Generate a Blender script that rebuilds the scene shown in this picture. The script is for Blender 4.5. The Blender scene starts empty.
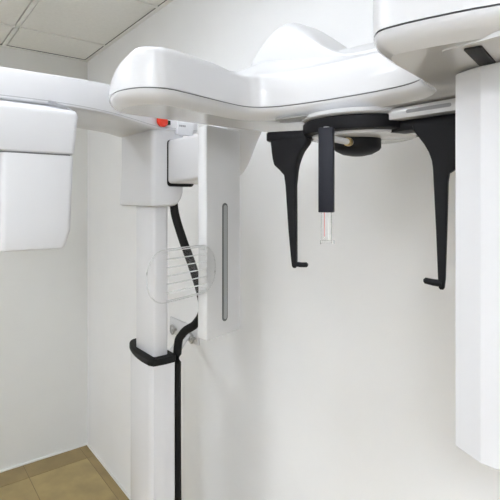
import bpy, bmesh, math
from mathutils import Vector, Matrix
from mathutils.geometry import delaunay_2d_cdt
C = bpy.context.scene.collection
EYE = 1.66            # height of the photographer's lens above the floor
H = 2.60              # ceiling height

# ------------------------------------------------------------------ materials
def mat(name, col, rough=.5, metal=0., spec=.5, noise=0., nscale=20., bump=0., bscale=200., coat=0., **kw):
    m = bpy.data.materials.new(name); m.use_nodes = True
    nt = m.node_tree; b = nt.nodes['Principled BSDF']
    b.inputs['Base Color'].default_value = (*col, 1)
    b.inputs['Roughness'].default_value = rough
    b.inputs['Metallic'].default_value = metal
    b.inputs['Specular IOR Level'].default_value = spec
    b.inputs['Coat Weight'].default_value = coat
    b.inputs['Coat Roughness'].default_value = .08
    for k, v in kw.items(): b.inputs[k.replace('_', ' ')].default_value = v
    tc = nt.nodes.new('ShaderNodeTexCoord')
    if noise:
        n = nt.nodes.new('ShaderNodeTexNoise'); n.inputs['Scale'].default_value = nscale; n.inputs['Detail'].default_value = 5
        r = nt.nodes.new('ShaderNodeMapRange'); r.inputs['To Min'].default_value = 1-noise; r.inputs['To Max'].default_value = 1+noise
        r.inputs['From Min'].default_value = .25; r.inputs['From Max'].default_value = .75
        h = nt.nodes.new('ShaderNodeHueSaturation'); h.inputs['Color'].default_value = (*col, 1)
        nt.links.new(tc.outputs['Object'], n.inputs['Vector'])
        nt.links.new(n.outputs['Fac'], r.inputs['Value']); nt.links.new(r.outputs['Result'], h.inputs['Value'])
        nt.links.new(h.outputs['Color'], b.inputs['Base Color'])
    if bump:
        n = nt.nodes.new('ShaderNodeTexNoise'); n.inputs['Scale'].default_value = bscale
        bp = nt.nodes.new('ShaderNodeBump'); bp.inputs['Strength'].default_value = bump; bp.inputs['Distance'].default_value = .001
        nt.links.new(tc.outputs['Object'], n.inputs['Vector'])
        nt.links.new(n.outputs['Fac'], bp.inputs['Height']); nt.links.new(bp.outputs['Normal'], b.inputs['Normal'])
    return m

M = {}
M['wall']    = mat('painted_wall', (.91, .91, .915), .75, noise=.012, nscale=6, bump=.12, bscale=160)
M['wall_shaded']   = mat('painted_wall_shaded', (.76, .76, .74), .75, noise=.012, nscale=6, bump=.12, bscale=160)  # same paint as the other walls, its dimmer light put into the colour
M['ceil']    = mat('ceiling_tile', (.88, .88, .85), .9, noise=.03, nscale=60, bump=.15, bscale=260)
M['tbar']    = mat('ceiling_bar', (.86, .86, .83), .5)
M['gap']     = mat('shadow_gap', (.12, .12, .12), .8)  # dark tone is the gap's shade, put into the colour
M['floor']   = mat('beige_marble_tile', (.37, .275, .115), .28, noise=.22, nscale=7)
M['floor2']  = mat('border_marble_tile', (.30, .215, .085), .3, noise=.2, nscale=6)
M['grout']   = mat('grout', (.20, .145, .065), .8)
M['bead']    = mat('white_sealant', (.86, .86, .84), .5)
M['white']   = mat('white_plastic', (.71, .71, .73), .32, coat=.25)
M['white2']  = mat('glossy_white_plastic', (.63, .63, .645), .16, coat=.5)
M['panel']   = mat('satin_grey_panel', (.63, .63, .635), .3, coat=.4)
M['black']   = mat('black_plastic', (.008, .008, .010), .5, spec=.2)
M['navy']    = mat('blue_black_plastic', (.013, .014, .022), .5, spec=.25)
M['rubber']  = mat('black_rubber', (.008, .008, .008), .6, spec=.2, bump=.3, bscale=300)
M['seam']    = mat('dark_seam', (.16, .16, .17), .5)
M['slot']    = mat('grey_slot', (.32, .33, .33), .35)
M['rim']     = mat('slot_rim', (.10, .105, .105), .35)
M['red']     = mat('red_button', (.72, .035, .01), .3)
M['green']   = mat('green_lamp', (.01, .05, .03), .25)
M['grey']    = mat('grey_print', (.28, .28, .29), .5)
M['hair']    = mat('hairline_seam', (.42, .42, .43), .5)
M['patch']  = mat('grey_patch', (.30, .30, .29), .35)
M['brass']   = mat('brass', (.55, .40, .2), .3, 1.)
M['steel']   = mat('steel', (.5, .5, .5), .3, 1.)
M['pink']    = mat('red_line', (.75, .25, .25), .4)
M['clear']   = mat('clear_acrylic', (1, 1, 1), .03, Transmission_Weight=1., IOR=1.3)
M['edge']    = mat('acrylic_edge', (.95, .96, .97), .15, Transmission_Weight=.35, IOR=1.3)
LAMP = 34
def lamp_material(power):
    lm = bpy.data.materials.new('lamp_diffuser'); lm.use_nodes = True
    e = lm.node_tree.nodes.new('ShaderNodeEmission'); e.inputs['Color'].default_value = (.92, .97, 1.03, 1); e.inputs['Strength'].default_value = LAMP*power
    lm.node_tree.links.new(e.outputs[0], lm.node_tree.nodes['Material Output'].inputs['Surface'])
    k = 'lamp%.2f' % power; M[k] = lm; return k

# ------------------------------------------------------------------ helpers
def obj(name, bm, m, parent=None, smooth=35):
    bmesh.ops.recalc_face_normals(bm, faces=bm.faces)
    me = bpy.data.meshes.new(name); bm.to_mesh(me); bm.free()
    for k in (m if isinstance(m, (list, tuple)) else [m]): me.materials.append(M[k])
    if smooth:
        me.polygons.foreach_set('use_smooth', [True]*len(me.polygons))
        me.set_sharp_from_angle(angle=math.radians(smooth))
    o = bpy.data.objects.new(name, me); C.objects.link(o)
    if parent:
        o.parent = parent
        base = parent
        off = Vector((0, 0, 0))
        while base: off += base.location; base = base.parent
        for v in me.vertices: v.co -= off      # shapes are written in room coordinates
    return o
def struct(name, bm, m, smooth=0):
    o = obj(name, bm, m, None, smooth); o['kind'] = 'structure'; return o
def box(bm, x0, x1, y0, y1, z0, z1, bev=0, seg=2, mi=0, vert_only=False):
    r = bmesh.ops.create_cube(bm, size=1)
    vs = r['verts']
    for v in vs:
        v.co = Vector(((x0+x1)/2+v.co.x*(x1-x0), (y0+y1)/2+v.co.y*(y1-y0), (z0+z1)/2+v.co.z*(z1-z0)))
    fs = {f for v in vs for f in v.link_faces}
    for f in fs: f.material_index = mi
    if bev:
        es = {e for v in vs for e in v.link_edges}
        if vert_only: es = {e for e in es if abs(e.verts[0].co.z-e.verts[1].co.z) > 1e-5}
        bmesh.ops.bevel(bm, geom=list(es), offset=bev, segments=seg, affect='EDGES', profile=.5)
    return bm
def sm(t): t = max(0, min(1, t)); return t*t*(3-2*t)
def nb(): return bmesh.new()
def loft(bm, loops, cap0=True, cap1=True, closed=True):
    L = [[bm.verts.new(p) for p in lp] for lp in loops]
    n = len(L[0])
    for a, b in zip(L, L[1:]):
        for i in range(n if closed else n-1):
            j = (i+1) % n
            bm.faces.new((a[i], a[j], b[j], b[i]))
    for use, ring in ((cap0, L[0]), (cap1, L[-1])):
        if not use: continue
        f = bm.faces.new(ring)
        if n > 60: bmesh.ops.triangulate(bm, faces=[f], ngon_method='EAR_CLIP')
    return bm
def catmull(P, k=6, closed=True):
    out = []; n = len(P); dim = len(P[0])
    for i in range(n if closed else n-1):
        g = (lambda j: P[j % n]) if closed else (lambda j: P[max(0, min(n-1, j))])
        p0, p1, p2, p3 = g(i-1), g(i), g(i+1), g(i+2)
        for s in range(k):
            t = s/k
            out.append(tuple(.5*((2*p1[d]) + (-p0[d]+p2[d])*t + (2*p0[d]-5*p1[d]+4*p2[d]-p3[d])*t*t + (-p0[d]+3*p1[d]-3*p2[d]+p3[d])*t**3) for d in range(dim)))
    if not closed: out.append(tuple(P[-1]))
    return out
def inset(P, d):
    n = len(P); A = sum(P[i][0]*P[(i+1) % n][1]-P[(i+1) % n][0]*P[i][1] for i in range(n))
    s = 1 if A > 0 else -1; out = []
    for i in range(n):
        a, b = P[i-1], P[(i+1) % n]
        t = Vector((b[0]-a[0], b[1]-a[1])).normalized()
        out.append((P[i][0]-t.y*d*s, P[i][1]+t.x*d*s))
    return out
def at(P, z): return [(x, y, z+EYE) for x, y in P]
def rrect(x0, x1, y0, y1, r, n=6):
    out = []
    for cx, cy, a0 in ((x1-r, y1-r, 0), (x0+r, y1-r, 90), (x0+r, y0+r, 180), (x1-r, y0+r, 270)):
        for i in range(n+1):
            a = math.radians(a0+90*i/n); out.append((cx+r*math.cos(a), cy+r*math.sin(a)))
    return out
def circ(cx, cy, r, n=48): return [(cx+r*math.cos(2*math.pi*i/n), cy+r*math.sin(2*math.pi*i/n)) for i in range(n)]
def tube(bm, path, r, n=12, closed=False, flat=1.):
    P = [Vector(p) for p in path]; loops = []
    m = len(P)
    for i, p in enumerate(P):
        a = P[(i-1) % m] if closed or i else P[i]; b = P[(i+1) % m] if closed or i < m-1 else P[i]
        t = (b-a).normalized()
        u = t.cross(Vector((0, 0, 1)))
        if u.length < .05: u = t.cross(Vector((0, 1, 0)))
        u.normalize(); w = u.cross(t).normalized()
        rr = r(i/(m-1)) if callable(r) else r
        loops.append([p+u*rr*math.cos(2*math.pi*k/n)+w*rr*flat*math.sin(2*math.pi*k/n) for k in range(n)])
    if closed: loops.append(loops[0]); loft(bm, loops, False, False); bmesh.ops.remove_doubles(bm, verts=bm.verts, dist=1e-6)
    else: loft(bm, loops)
    return bm
def slab(bm, origin, ux, uy, un, pts, t0, t1, bev=0, seg=2):
    """an outline in the plane (ux, uy), given thickness along un, with rounded rims"""
    o, ux, uy, un = map(Vector, (origin, ux, uy, un))
    def lp(P, t): return [o+ux*p[0]+uy*p[1]+un*t for p in P]
    if bev:
        q = inset(pts, bev); h = inset(pts, bev*.3)
        loft(bm, [lp(q, t0), lp(h, t0+bev*.3), lp(pts, t0+bev), lp(pts, t1-bev), lp(h, t1-bev*.3), lp(q, t1)])
    else: loft(bm, [lp(pts, t0), lp(pts, t1)])
    return bm

# ------------------------------------------------------------------ the room
RX, RY = 4.5, -2.9
def grid_tiles(bm, xs, ys, z, gap, th, border=None):
    for i in range(len(xs)-1):
        for j in range(len(ys)-1):
            x0, x1, y0, y1 = xs[i]+gap, xs[i+1]-gap, ys[j]+gap, ys[j+1]-gap
            box(bm, x0, x1, y0, y1, z, z+th, mi=border(i, j) if border else 0)
# floor: pale beige marble tiles with thin joints and a border strip along the walls
xs = [0, .165] + [.165+.68*k for k in range(1, 7)] + [RX]
ys = sorted([0, -.055] + [-.055-.345*k for k in range(1, 9)] + [RY])
bm = nb(); box(bm, 0, RX, RY, 0, -.1, -.002, mi=1)
grid_tiles(bm, xs, ys, -.006, .002, .006, lambda i, j: 2 if i == 0 or j == len(ys)-2 else 0)
struct('floor', bm, ['floor', 'grout', 'floor2'])
# ceiling: lay-in tiles in a bar grid, tiles sit a little above the bars
cx = [0, .385] + [.385+.71*k for k in range(1, 6)] + [RX]
cy = sorted([0, -.51] + [-.51-.71*k for k in range(1, 4)] + [RY])
LAMPS = [(2, 1), (4, 1), (3, 2)]
bm = nb(); box(bm, -.1, RX+.1, RY-.1, .1, H+.012, H+.1, mi=0)
for x in cx[1:-1]: box(bm, x-.011, x+.011, RY, 0, H, H+.0125, mi=1)
for y in cy[1:-1]: box(bm, 0, RX, y-.011, y+.011, H, H+.0125, mi=1)
for a in ((0, .022, RY, 0), (RX-.022, RX, RY, 0), (0, RX, -.022, 0), (0, RX, RY, RY+.022)): box(bm, *a, H-.002, H+.0125, mi=1)
for a in ((.022, .0248, RY, 0), (0, RX, -.0248, -.022)): box(bm, *a, H+.001, H+.0125, mi=2)
for i in range(len(cx)-1):
    for j in range(len(cy)-1):
        box(bm, cx[i]+(.016 if i else .025), cx[i+1]-.016, cy[j]+.016, cy[j+1]-(.016 if j < len(cy)-2 else .025), H+.004, H+.013, mi=0)
struct('ceiling', bm, ['ceil', 'tbar', 'gap'])
bm = nb(); box(bm, -.1, 0, RY-.1, .1, -.1, H+.1); struct('wall_left', bm, 'wall_shaded')
bm = nb(); box(bm, 0, RX, 0, .1, -.1, H+.1); struct('wall_back', bm, 'wall')
bm = nb(); box(bm, RX, RX+.1, RY-.1, .1, -.1, H+.1); struct('wall_right', bm, 'wall')
bm = nb(); box(bm, 0, RX, RY-.1, RY, -.1, H+.1); struct('wall_front', bm, 'wall')
bm = nb(); box(bm, 0, .009, RY, 0, 0, .014, .003); struct('baseboard_left', bm, 'bead')
bm = nb(); box(bm, 0.009, RX, -.009, 0, 0, .014, .003); struct('baseboard_back', bm, 'bead')

# ------------------------------------------------------------------ ceiling lamps
LX = [(4.20, -2.29, .56, .6, 1.18, 'nearest the right end of the room'), (1.45, -2.29, .6, .6, .41, 'nearest the left wall'), (2.16, -.865, .6, .6, .15, 'above the X-ray machine'), (2.16, -1.575, .6, .6, .12, 'added unseen fill in front of the X-ray machine')]  # the last panel is an added fill to brighten wall and carriage
for i, (x, y, w, d, power, where) in enumerate(LX):
    t = bpy.data.objects.new('ceiling_light', None); C.objects.link(t); t.location = (x, y, H)
    t['label'] = 'white framed rectangular light panel on the ceiling, ' + where
    t['category'] = 'ceiling light'; t['group'] = 'ceiling light panels'
    lamp_name = lamp_material(power)
    bm = nb()
    for a in ((x-w/2, x+w/2, y-d/2, y-d/2+.02), (x-w/2, x+w/2, y+d/2-.02, y+d/2), (x-w/2, x-w/2+.02, y-d/2+.02, y+d/2-.02), (x+w/2-.02, x+w/2, y-d/2+.02, y+d/2-.02)):
        box(bm, *a, H-.03, H, .003)
    obj('frame', bm, 'white', t)
    bm = nb(); box(bm, x-w/2+.02, x+w/2-.02, y-d/2+.02, y+d/2-.02, H-.022, H-.004); obj('diffuser', bm, lamp_name, t, 0)

# ------------------------------------------------------------------ the dental X-ray machine
T = bpy.data.objects.new('dental_xray_machine', None); C.objects.link(T); T.location = (1.76, -.37, 0)
T['label'] = 'white panoramic dental X-ray machine with rotating arm and black temple supports beside the wall'
T['category'] = 'x-ray machine'

# base and column
bm = nb(); slab(bm, (0, 0, 0), (1, 0, 0), (0, 1, 0), (0, 0, 1), rrect(1.60, 2.0, -.62, -.13, .06), .002, .03, .008)
obj('base_plate', bm, 'white', T)
sec = catmull([(1.615, -.330), (1.606, -.360), (1.630, -.387), (1.70, -.407), (1.775, -.415), (1.833, -.413)], 5, False) + \
      catmull([(1.849, -.405), (1.853, -.37), (1.851, -.335)], 4, False) + [(1.841, -.328), (1.625, -.328)]
ZC = -.497
bm = nb(); loft(bm, [[(x, y, .03) for x, y in sec], at(sec, ZC-.018)]); lower = obj('lower_column', bm, 'white', T)
bm = nb()
o1, i1 = inset(sec, -.004), inset(sec, .02)
loft(bm, [at(inset(sec, .006), ZC-.018), at(inset(sec, -.002), ZC-.017), at(o1, ZC-.014), at(o1, ZC-.001), at(inset(sec, -.002), ZC+.003), at(i1, ZC+.004)])
obj('collar', bm, 'rubber', lower)
bm = nb(); slab(bm, (0, 0, EYE), (1, 0, 0), (0, 1, 0), (0, 0, 1), rrect(1.69, 1.829, -.395, -.345, .008, 3), ZC, .1, .002)
obj('upper_column', bm, 'white', T)

# carriage that slides on the column
bm = nb()
cr = rrect(1.60, 1.853, -.412, -.298, .016, 5)
def flare(P, k): return [(1.853-(1.853-x)*(1+k), -.298+(y+.298)*(1+k*.6)) for x, y in P]
def shear(P, d): return [(x, y-d*sm((y+.36)/.05)) for x, y in P]
loft(bm, [at(inset(shear(flare(cr, .05), .028), .012), -.020), at(inset(shear(flare(cr, .05), .026), .003), -.017), at(shear(flare(cr, .045), .018), -.010), at(shear(flare(cr, .04), .008), .004), at(shear(flare(cr, .03), .002), .022), at(flare(cr, .02), .05), at(cr, .12), at(cr, .235)])
carriage = obj('carriage', bm, 'white', T)
bm = nb()
gp = rrect(-.3585, -.270, .046, .186, .008, 4)
slab(bm, (1.85, 0, EYE), (0, 1, 0), (0, 0, 1), (1, 0, 0), inset(gp, -.0035), 0, .0055)
obj('root_gap_shade', bm, 'black', carriage)  # black plate painted for the shade in the gap round the arm's root

# gooseneck support arm that carries the rotating arm
lo = [(1.84, .052), (1.95, .053), (2.05, .06), (2.11, .085), (2.16, .15), (2.20, .215), (2.28, .275), (2.38, .285), (2.5, .26), (2.62, .25), (2.68, .24)]
hi = [(1.84, .190), (1.95, .190), (2.05, .191), (2.115, .215), (2.19, .275), (2.275, .338), (2.345, .392), (2.40, .398), (2.46, .358), (2.55, .29), (2.68, .275)]
LO, HI = catmull(lo, 4, False), catmull(hi, 4, False)
bm = nb(); loops = []
for (xa, za), (xb, zb) in zip(LO, HI):
    y0, y1 = -.3585, -.2385
    q = rrect(y0, y1, 0, 1, .012, 5)
    k = math.hypot(xb-xa, zb-za)
    loops.append([(xa+(xb-xa)*v2, u, EYE+za+(zb-za)*v2) for u, v2 in [(u, v/k) for u, v in rrect(y0, y1, 0, k, min(.059, k*.3, .012+.06*sm((xb-2.05)/.25)), 6)]])
loft(bm, loops); obj('support_arm', bm, 'white', T)

# rotating arm: C-shaped in plan, seam between upper and lower cover
OUT = catmull([(2.318, -.722), (2.375, -.731), (2.426, -.712), (2.449, -.672), (2.440, -.617), (2.417, -.522), (2.412, -.467), (2.44, -.429), (2.496, -.404), (2.60, -.380), (2.68, -.370),
    (2.735, -.377), (2.765, -.41), (2.785, -.48), (2.803, -.56), (2.822, -.597), (2.855, -.607), (2.95, -.575), (3.0, -.53), (3.03, -.44), (3.03, -.25), (2.99, -.15), (2.88, -.1),
    (2.65, -.085), (2.42, -.11), (2.31, -.18), (2.275, -.30), (2.276, -.45), (2.284, -.6), (2.293, -.70)], 5)
ZS = .190
rim = inset(OUT, .010)
def cap(bm, P, z):
    n = len(P)
    V, E_, F, *_ = delaunay_2d_cdt([Vector(p) for p in P], [(i, (i+1) % n) for i in range(n)], [list(range(n))], 1, 1e-6)
    vs = [bm.verts.new((p.x, p.y, EYE+z)) for p in V]
    for f in F:
        c = sum((V[i] for i in f), Vector((0, 0)))/len(f)
        if within(P, c.x, c.y): bm.faces.new([vs[i] for i in f])
    bmesh.ops.remove_doubles(bm, verts=bm.verts, dist=1e-5)
def within(P, x, y):
    c = False
    for i in range(len(P)):
        (x0, y0), (x1, y1) = P[i-1], P[i]
        if (y0 > y) != (y1 > y) and x < (x1-x0)*(y-y0)/(y1-y0)+x0: c = not c
    return c
def drop(x, y):      # the free end of the detector side is chamfered
    return .056*max(0, min(1, (2.418-x)/.098))*sm((-.36-y)/.12)
def topz(P, z): return [(x, y, EYE+z-drop(x, y)*(z-ZS)/.07) for x, y in P]
bm = nb()
I = [(0, ZS+.0012), (-.001, .215), (0, .248), (.0015, .2555), (.005, .2605), (.010, .262)]
loops = [topz(inset(OUT, d), z) for d, z in I]
loft(bm, loops, False, False)
def edist(x, y):
    best = 9
    for i in range(len(rim)):
        a, b = rim[i-1], rim[i]; dx, dy = b[0]-a[0], b[1]-a[1]
        t = max(0, min(1, ((x-a[0])*dx+(y-a[1])*dy)/(dx*dx+dy*dy+1e-12)))
        best = min(best, math.hypot(x-a[0]-t*dx, y-a[1]-t*dy))
    return best
def inside(x, y):
    c = False
    for i in range(len(rim)):
        (x0, y0), (x1, y1) = rim[i-1], rim[i]
        if (y0 > y) != (y1 > y) and x < (x1-x0)*(y-y0)/(y1-y0)+x0: c = not c
    return c
pts = [Vector(p) for p in rim]; st = .016
gx = 2.25
while gx < 3.06:
    gy = -.75
    while gy < -.06:
        if inside(gx, gy) and edist(gx, gy) > st*.6: pts.append(Vector((gx, gy)))
        gy += st
    gx += st
nr = len(rim)
V, E_, F, *_ = delaunay_2d_cdt(pts, [(i, (i+1) % nr) for i in range(nr)], [list(range(nr))], 1, 1e-6)
def roof(x, y):
    d = edist(x, y)
    amp = .012 + .046*sm((y+.62)/.22)
    w = .05 + .08*sm((y+.50)/.16)
    k = min(1, d/w)
    return EYE+.262-drop(x, y)*.072/.07 + amp*(1-(1-k)**2)
vs = [bm.verts.new((p.x, p.y, roof(p.x, p.y))) for p in V]
for f in F:
    c = sum((V[i] for i in f), Vector((0, 0)))/len(f)
    if inside(c.x, c.y): bm.faces.new([vs[i] for i in f])
bmesh.ops.remove_doubles(bm, verts=bm.verts, dist=2e-4)
arm = obj('rotating_arm', bm, 'white', T, 40)
bm = nb(); q = inset(OUT, .0025); loft(bm, [at(q, ZS-.0015), at(q, ZS+.0015)], False, False); cap(bm, q, ZS-.0015); obj('seam', bm, 'seam', arm)
bm = nb()
loft(bm, [at(OUT, ZS-.001), at(inset(OUT, .0006), ZS-.006), at(inset(OUT, .004), ZS-.0125), at(inset(OUT, .011), ZS-.0185), at(inset(OUT, .020), ZS-.0245)], False, False)
bm.edges.index_update(); cap(bm, inset(OUT, .020), ZS-.0245)
lowc = obj('lower_cover', bm, 'white2', T, 30)
ZU = ZS-.0245

# detector panel, hanging under the far end
pd = Vector((-.033, .117, 0)).normalized(); pn = Vector((.117, .033, 0)).normalized()
po = Vector((2.245, -.430, EYE))
def on_panel(u, v, n): p = po+pd*u+pn*n; return (p.x, p.y, p.z+v)
bm = nb()
slab(bm, po, pd, (0, 0, 1), pn, rrect(-.0615, .0615, -.318, ZU+.004, .006, 3), -.010, .018, .0035)
panel = obj('detector_panel', bm, 'panel', T)
bm = nb()
slab(bm, po, pd, (0, 0, 1), pn, [(u+.002, v-.146) for u, v in rrect(-.0095, .0095, -.139, .139, .0094, 8)], .0165, .0192)
obj('slot_rim', bm, 'rim', panel)
bm = nb()
slab(bm, po, pd, (0, 0, 1), pn, [(u+.002, v-.146) for u, v in rrect(-.0055, .0055, -.134, .134, .0054, 8)], .0170, .0205)
obj('slot_window', bm, 'slot', panel)

# X-ray tube housing, hanging under the near end
bm = nb()
ft = [(2.850, -.467), (2.8895, -.482), (2.985, -.472), (2.998, -.455), (2.998, -.27), (2.985, -.255), (2.870, -.255), (2.850, -.268)]
loft(bm, [at(inset(ft, .002), -.3175), at(ft, -.3155), at(ft, .160), at(inset(ft, .002), .162)])
tube_o = obj('tube_housing', bm, 'white', T, 20)
bm = nb()
slab(bm, (0, 0, EYE), (1, 0, 0), (0, 1, 0), (0, 0, 1), rrect(2.880, 2.985, -.562, -.27, .012, 4), .1635, ZU+.003)
obj('mounting_neck', bm, 'white2', tube_o)
bm = nb(); bd = Vector((-.025, .10, 0)).normalized(); slab(bm, (2.914, -.551, EYE), bd, (bd.y, -bd.x, 0), (0, 0, 1), rrect(0, .10, -.009, .009, .003, 3), .1612, .1645, .001); obj('cable_band', bm, 'black', tube_o)

# head support turntable under the middle of the rotating arm
RC = (2.549, -.279)
bm = nb(); loft(bm, [at(circ(*RC, .124), ZU+.002), at(circ(*RC, .124), .1605), at(circ(*RC, .1215), .159), at(circ(*RC, .118), .157)]); obj('swivel_collar', bm, 'white2', T)
bm = nb(); loft(bm, [at(circ(*RC, .114), .129), at(circ(*RC, .1195), .131), at(circ(*RC, .121), .134), at(circ(*RC, .121), .153), at(circ(*RC, .118), .156)])
turn = obj('turntable', bm, 'black', T)
bm = nb(); loft(bm, [at(circ(*RC, .098), .1235), at(circ(*RC, .104), .125), at(circ(*RC, .106), .130)]); obj('turntable_plate', bm, 'white2', turn)
HC = (RC[0]-.006, RC[1]-.008)
bm = nb(); loft(bm, [at(circ(*HC, .012), .090), at(circ(*HC, .030), .0935), at(circ(*HC, .044), .101), at(circ(*HC, .0475), .106), at(circ(*HC, .0475), .125)]); obj('hub', bm, 'black', turn)

# the two temple supports
def temple(base, tip, out, zt, foot):
    """base: outer end of the carrier bar, tip: the blade's foot; out: from the pad towards the bar's free end"""
    o = Vector((*base, EYE)); ux = Vector((*out, 0)).normalized(); un = Vector((-ux.y, ux.x, 0))
    return o, ux, un
def bar(bm, a, b, w, z0, z1, r=.006):
    a, b = Vector((*a, EYE)), Vector((*b, EYE)); ux = (b-a).normalized(); uy = Vector((-ux.y, ux.x, 0)); L = (b-a).length
    slab(bm, a, ux, uy, (0, 0, 1), rrect(0, L, -w/2, w/2, min(w*.48, .012), 4), z0, z1, .003)
def blade_loops(spec, ux, un):
    """spec rows: centre x, y, z, half width along ux, half width along un"""
    L = []
    for cx_, cy_, z, hw, hn in spec:
        c = Vector((cx_, cy_, EYE+z)); r = min(hw, hn)*.35
        L.append([c+ux*p+un*q for p, q in rrect(-hw, hw, -hn, hn, r, 3)])
    return L
TD = Vector((.345, .13, 0)).normalized(); TN = Vector((-TD.y, TD.x, 0))
# left
lt = nb(); bar(lt, (2.398, -.404), (2.51, -.33), .044, .124, .143); 
left = obj('temple_support', lt, 'black', T)
def cen(px, d):   # unused axis helper for the blades: point on the left/right blade line
    return None
bm = nb()
def on_bar(c, u): return (c[0]+TD.x*u, c[1]+TD.y*u)
LB = (2.450, -.3835)
def rows(base, table): return [(*on_bar(base, (l+r)/2), z, (r-l)/2, hn) for z, l, r, hn in table]
spec = rows(LB, [(.126, -.044, .040, .014), (.118, -.044, .040, .014), (.112, -.043, .036, .014), (.100, -.042, .026, .0135), (.086, -.040, .0195, .0125), (.074, -.037, .0155, .0115),
    (.062, -.024, .0135, .010), (.052, -.0145, .0125, .009), (.03, -.0115, .0105, .008), (-.06, -.0055, .0115, .0065), (-.125, .0005, .012, .005), (-.138, .002, .0115, .004), (-.141, .0045, .009, .002)])
loft(bm, blade_loops(spec, TD, TN)); obj('blade', bm, 'black', left)
bm = nb(); tube(bm, [(2.457, -.381, EYE-.1325), (2.470, -.376, EYE-.1335), (2.482, -.3715, EYE-.1325), (2.4845, -.3705, EYE-.1325)], lambda t: .0052 if t < .9 else .0025, 10); obj('ear_pad', bm, 'black', left)
# right
rt = nb(); bar(rt, (2.60, -.30), (2.80, -.287), .040, .124, .143)
right = obj('temple_support', rt, 'black', T)
bm = nb()
RB = (2.744, -.318)
spec = rows(RB, [(.126, -.044, .060, .014), (.118, -.042, .060, .014), (.108, -.035, .058, .014), (.094, -.025, .056, .0135), (.080, -.0175, .053, .0125), (.066, -.013, .046, .0115), (.054, -.0115, .030, .010), (.044, -.011, .0135, .009),
    (.03, -.0105, .0115, .008), (-.06, -.0065, .0095, .0065), (-.13, -.004, .0075, .005), (-.146, -.003, .006, .004), (-.149, -.001, .004, .002)])
loft(bm, blade_loops(spec, TD, TN)); obj('blade', bm, 'black', right)
bm = nb(); tube(bm, [(2.7455, -.3175, EYE-.139), (2.733, -.322, EYE-.1385), (2.7205, -.3267, EYE-.1365), (2.718, -.3276, EYE-.1365)], lambda t: .0062-.0015*t if t < .9 else .0025, 10); obj('ear_pad', bm, 'black', right)

# white wing above the right carrier bar, with an oval recess in its front
bm = nb(); a, b = Vector((2.645, -.309, EYE)), Vector((2.82, -.298, EYE)); ux = (b-a).normalized(); uy = Vector((-ux.y, ux.x, 0))
slab(bm, a, ux, uy, (0, 0, 1), rrect(0, (b-a).length, -.028, .03, .008, 4), .1435, .1635, .002); wing = obj('swivel_wing', bm, 'white2', T)
bm = nb(); slab(bm, a-uy*.0275, ux, (0, 0, 1), uy, [(u+.082, v+.154) for u, v in rrect(-.040, .040, -.0032, .0032, .003, 4)], -.0009, .002); obj('wing_recess', bm, 'grey', wing)
# thin grey patch on the underside of the rotating arm, in front of the turntable
bm = nb(); loft(bm, [at([(2.440, -.420), (2.515, -.397), (2.466, -.362), (2.408, -.374)], ZU-.0008), at([(2.440, -.420), (2.515, -.397), (2.466, -.362), (2.408, -.374)], ZU+.002)]); obj('underside_patch', bm, 'patch', lowc)

# forehead rod with its clear tip
FR = (2.580, -.418)
fd = Vector((.79, .61, 0)).normalized()
fx = Vector((.84, .54, 0)).normalized(); fy = Vector((-fx.y, fx.x, 0))
bm = nb(); slab(bm, (*FR, EYE), fx, fy, (0, 0, 1), rrect(-.0135, .0135, -.009, .009, .002, 3), -.0225, .131, .0015)
rod = obj('forehead_rod', bm, 'navy', T)
bm = nb(); tube(bm, [(2.580, -.408, EYE+.113), (2.555, -.30, EYE+.113)], .006, 14); obj('rod_arm', bm, 'white', rod)
bm = nb(); tube(bm, [(2.566, -.345, EYE+.113), (2.5635, -.336, EYE+.113)], .0085, 14); obj('thumb_screw', bm, 'brass', rod)
bm = nb(); tube(bm, [(*FR, EYE+.128), (*FR, EYE+.1325)], .0055, 14); obj('rod_highlight', bm, 'white', rod)  # white disc painted as the highlight on top of the rod
bm = nb(); slab(bm, (*FR, EYE), fx, fy, (0, 0, 1), rrect(-.0095, .0095, -.0035, .0035, .001, 2), -.078, -.021, .0006)
slab(bm, (*FR, EYE), fx, fy, (0, 0, 1), rrect(-.0095, .0145, -.012, .0033, .001, 2), -.0795, -.0725, .0006)
obj('clear_tip', bm, 'clear', rod)
bm = nb(); slab(bm, (*FR, EYE), fx, fy, (0, 0, 1), rrect(-.0035, -.0022, -.0046, -.0037, .0002, 1), -.066, -.021); obj('red_line', bm, 'pink', rod)
bm = nb(); slab(bm, (*FR, EYE), fx, fy, (0, 0, 1), rrect(.0035, .0062, -.0046, -.0037, .0002, 1), -.072, -.021); obj('white_line', bm, 'bead', rod)

# cephalometric arm, reaching sideways from the carriage, and its sensor head
AF = catmull([(1.86, -.255), (1.862, -.33), (1.864, -.385), (1.885, -.43), (1.945, -.515), (2.0, -.60), (2.035, -.69), (2.05, -.79), (2.045, -.90), (2.03, -1.05), (2.01, -1.22)], 4, False)
AB = catmull([(1.73, -1.22), (1.745, -1.05), (1.755, -.90), (1.755, -.75), (1.735, -.62), (1.68, -.50), (1.615, -.43), (1.59, -.36), (1.60, -.255)], 4, False)
AO = AF+AB
bm = nb()
def rise(P, z): return [(x, y, EYE+z+.018*sm((y+.80)/.35)) for x, y in P]
loft(bm, [at(inset(AO, .02), .217), at(inset(AO, .006), .218), at(inset(AO, .001), .221), at(AO, .226), rise(AO, .277), rise(inset(AO, .003), .285), rise(inset(AO, .012), .289)])
ceph = obj('cephalometric_arm', bm, 'white', T)
bm = nb(); loft(bm, [at(inset(AO, -.0006), .2245), at(inset(AO, -.0006), .2262)]); obj('arm_seam', bm, 'hair', ceph)
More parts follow.
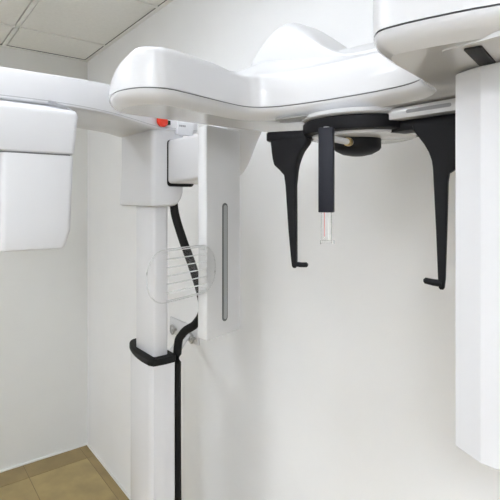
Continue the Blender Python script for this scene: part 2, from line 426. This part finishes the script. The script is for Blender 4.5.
# emergency stop, lamp and name plate on the front of that arm, over the carriage
def on_front(y):
    for (xa, ya), (xb, yb) in zip(AF, AF[1:]):
        if yb <= y <= ya: t = (y-ya)/(yb-ya+1e-9); return Vector((xa+(xb-xa)*t, y, 0)), Vector((-(yb-ya), (xb-xa), 0)).normalized()
p, n = on_front(-.392); p.z = EYE+.2425
bm = nb(); tube(bm, [p-n*.002, p+n*.006], .0155, 28); tube(bm, [p+n*.006, p+n*.014, p+n*.018], lambda t: .0195-.005*max(0, t-.5)*2, 28)
obj('emergency_stop', bm, 'red', ceph)
p, n = on_front(-.362); p.z = EYE+.241
bm = nb(); box(bm, p.x-.002, p.x+.005, p.y-.006, p.y+.006, p.z-.007, p.z+.007, .002); obj('indicator_lamp', bm, 'green', ceph)
bm = nb(); box(bm, 1.850, 1.870, -.335, -.275, .207+EYE, .263+EYE, .003); plate = obj('name_plate', bm, 'white', ceph)
bm = nb()
for k in range(4): box(bm, 1.8695, 1.8708, -.328+.006*k, -.3235+.006*k, .2315+EYE, .2375+EYE)
obj('print', bm, 'grey', plate)

bm = nb()
# upper housing of the sensor head, narrowing slightly downwards
def hp(y1, x1, y0=-1.10, x0=1.80): return rrect(x0, x1, y0, y1, .012, 4)
loft(bm, [at(inset(hp(-.712, 2.077), .002), .104), at(hp(-.711, 2.078), .107), at(hp(-.704, 2.082), .190), at(inset(hp(-.704, 2.082), .003), .2), at(inset(hp(-.704, 2.082), .006), .2035), at(inset(hp(-.704, 2.082), .06), .2225)])
head = obj('cephalometric_head', bm, 'white', T)
bm = nb(); loft(bm, [at(hp(-.718, 2.072, -.862), .098), at(hp(-.718, 2.072, -.862), .106)]); obj('head_seam', bm, 'seam', head)
bm = nb()
L0 = lambda y1: hp(y1, 2.078, -.864)
loft(bm, [at(inset(L0(-.734), .008), -.1095), at(inset(L0(-.733), .002), -.1075), at(L0(-.731), -.103), at(L0(-.72), -.07), at(L0(-.7135), .095), at(inset(L0(-.7135), .001), .1005)])
obj('sensor_housing', bm, 'white', head)
bm = nb(); box(bm, 1.97, 2.045, -.905, -.868, EYE-.125, EYE+.10, .006); obj('rear_strip', bm, 'black', head)

# cable from the carriage down behind the column
cb = catmull([(1.825, -.325, EYE+.0), (1.834, -.322, EYE-.05), (1.852, -.308, EYE-.12), (1.888, -.288, EYE-.22), (1.914, -.275, EYE-.30), (1.918, -.272, EYE-.35), (1.89, -.282, EYE-.395), (1.845, -.302, EYE-.432), (1.828, -.312, EYE-.50), (1.828, -.313, EYE-.8), (1.829, -.311, .5), (1.831, -.309, .04)], 8, False)
bm = nb(); tube(bm, cb, .0135, 12); obj('cable', bm, 'rubber', T)

# bracket that ties the column to the wall, with two hook bolts and a cable tie
bm = nb()
box(bm, 1.20, 1.455, -.010, 0, EYE-.625, EYE-.550, .003)
slab(bm, (0, 0, EYE), (1, 0, 0), (0, 1, 0), (0, 0, 1), [(1.70, -.33), (1.78, -.33), (1.40, -.004), (1.34, -.004)], -.585, -.578, .001)
br = obj('wall_bracket', bm, 'white', T)
for x in (1.264, 1.433):
    z = EYE-.598
    bm = nb(); tube(bm, [(x, -.008, z), (x, -.030, z)], .006, 12)
    tube(bm, [(x+.017*math.cos(a), -.030, z+.004+.020*math.sin(a)) for a in [2*math.pi*k/16 for k in range(16)]], .0042, 8, True)
    obj('bolt', bm, 'steel', br)

# clear acrylic guard with horizontal bars beside the detector panel
ga, gb = Vector((2.345, -.660, EYE-.151)), Vector((2.288, -.468, EYE-.151))
gu = (gb-ga).normalized(); gn = Vector((gu.y, -gu.x, 0)); GL = (gb-ga).length
gout = rrect(0, GL, -.053, .053, .047, 8)
bm = nb(); slab(bm, ga, gu, (0, 0, 1), gn, gout, -.0015, .0015)
guard = obj('clear_guard', bm, 'clear', T); 
bm = nb(); tube(bm, [ga+gu*u+Vector((0, 0, v)) for u, v in gout], .0011, 8, True); obj('guard_rim', bm, 'edge', guard)
for k in range(7):
    v = -.0495+.099*k/6
    bm = nb(); tube(bm, [ga+gu*.05+gn*.0018+Vector((0, 0, v)), ga+gu*(GL-.028)+gn*.0018+Vector((0, 0, v))], .0013, 8); obj('guard_bar', bm, 'edge', guard)
for v in (.045, -.045):
    bm = nb(); tube(bm, [ga+gu*(GL-.035)-gn*.012+Vector((0, 0, v)), ga+gu*(GL-.035)+gn*.004+Vector((0, 0, v))], .004, 10); obj('guard_fixing', bm, 'edge', guard)

# ------------------------------------------------------------------ camera
cam = bpy.data.cameras.new('camera'); co = bpy.data.objects.new('camera', cam); C.objects.link(co)
cam.sensor_width = 36; cam.lens = 36*462/500; cam.shift_y = -.1; cam.clip_start = .02
co.location = (3.16, -1.04, EYE)
f = Vector((-.792, .610, 0)); co.rotation_euler = (math.radians(90), 0, math.atan2(-f.x, f.y))
sc = bpy.context.scene; sc.camera = co
w = bpy.data.worlds.new('world'); sc.world = w; w.use_nodes = True
w.node_tree.nodes['Background'].inputs[0].default_value = (.8, .8, .8, 1); w.node_tree.nodes['Background'].inputs[1].default_value = .3
sc.view_settings.view_transform = 'Standard'; sc.view_settings.look = 'None'; sc.view_settings.gamma = 1
sc.view_settings.use_curve_mapping = False; sc.view_settings.exposure = 0.43
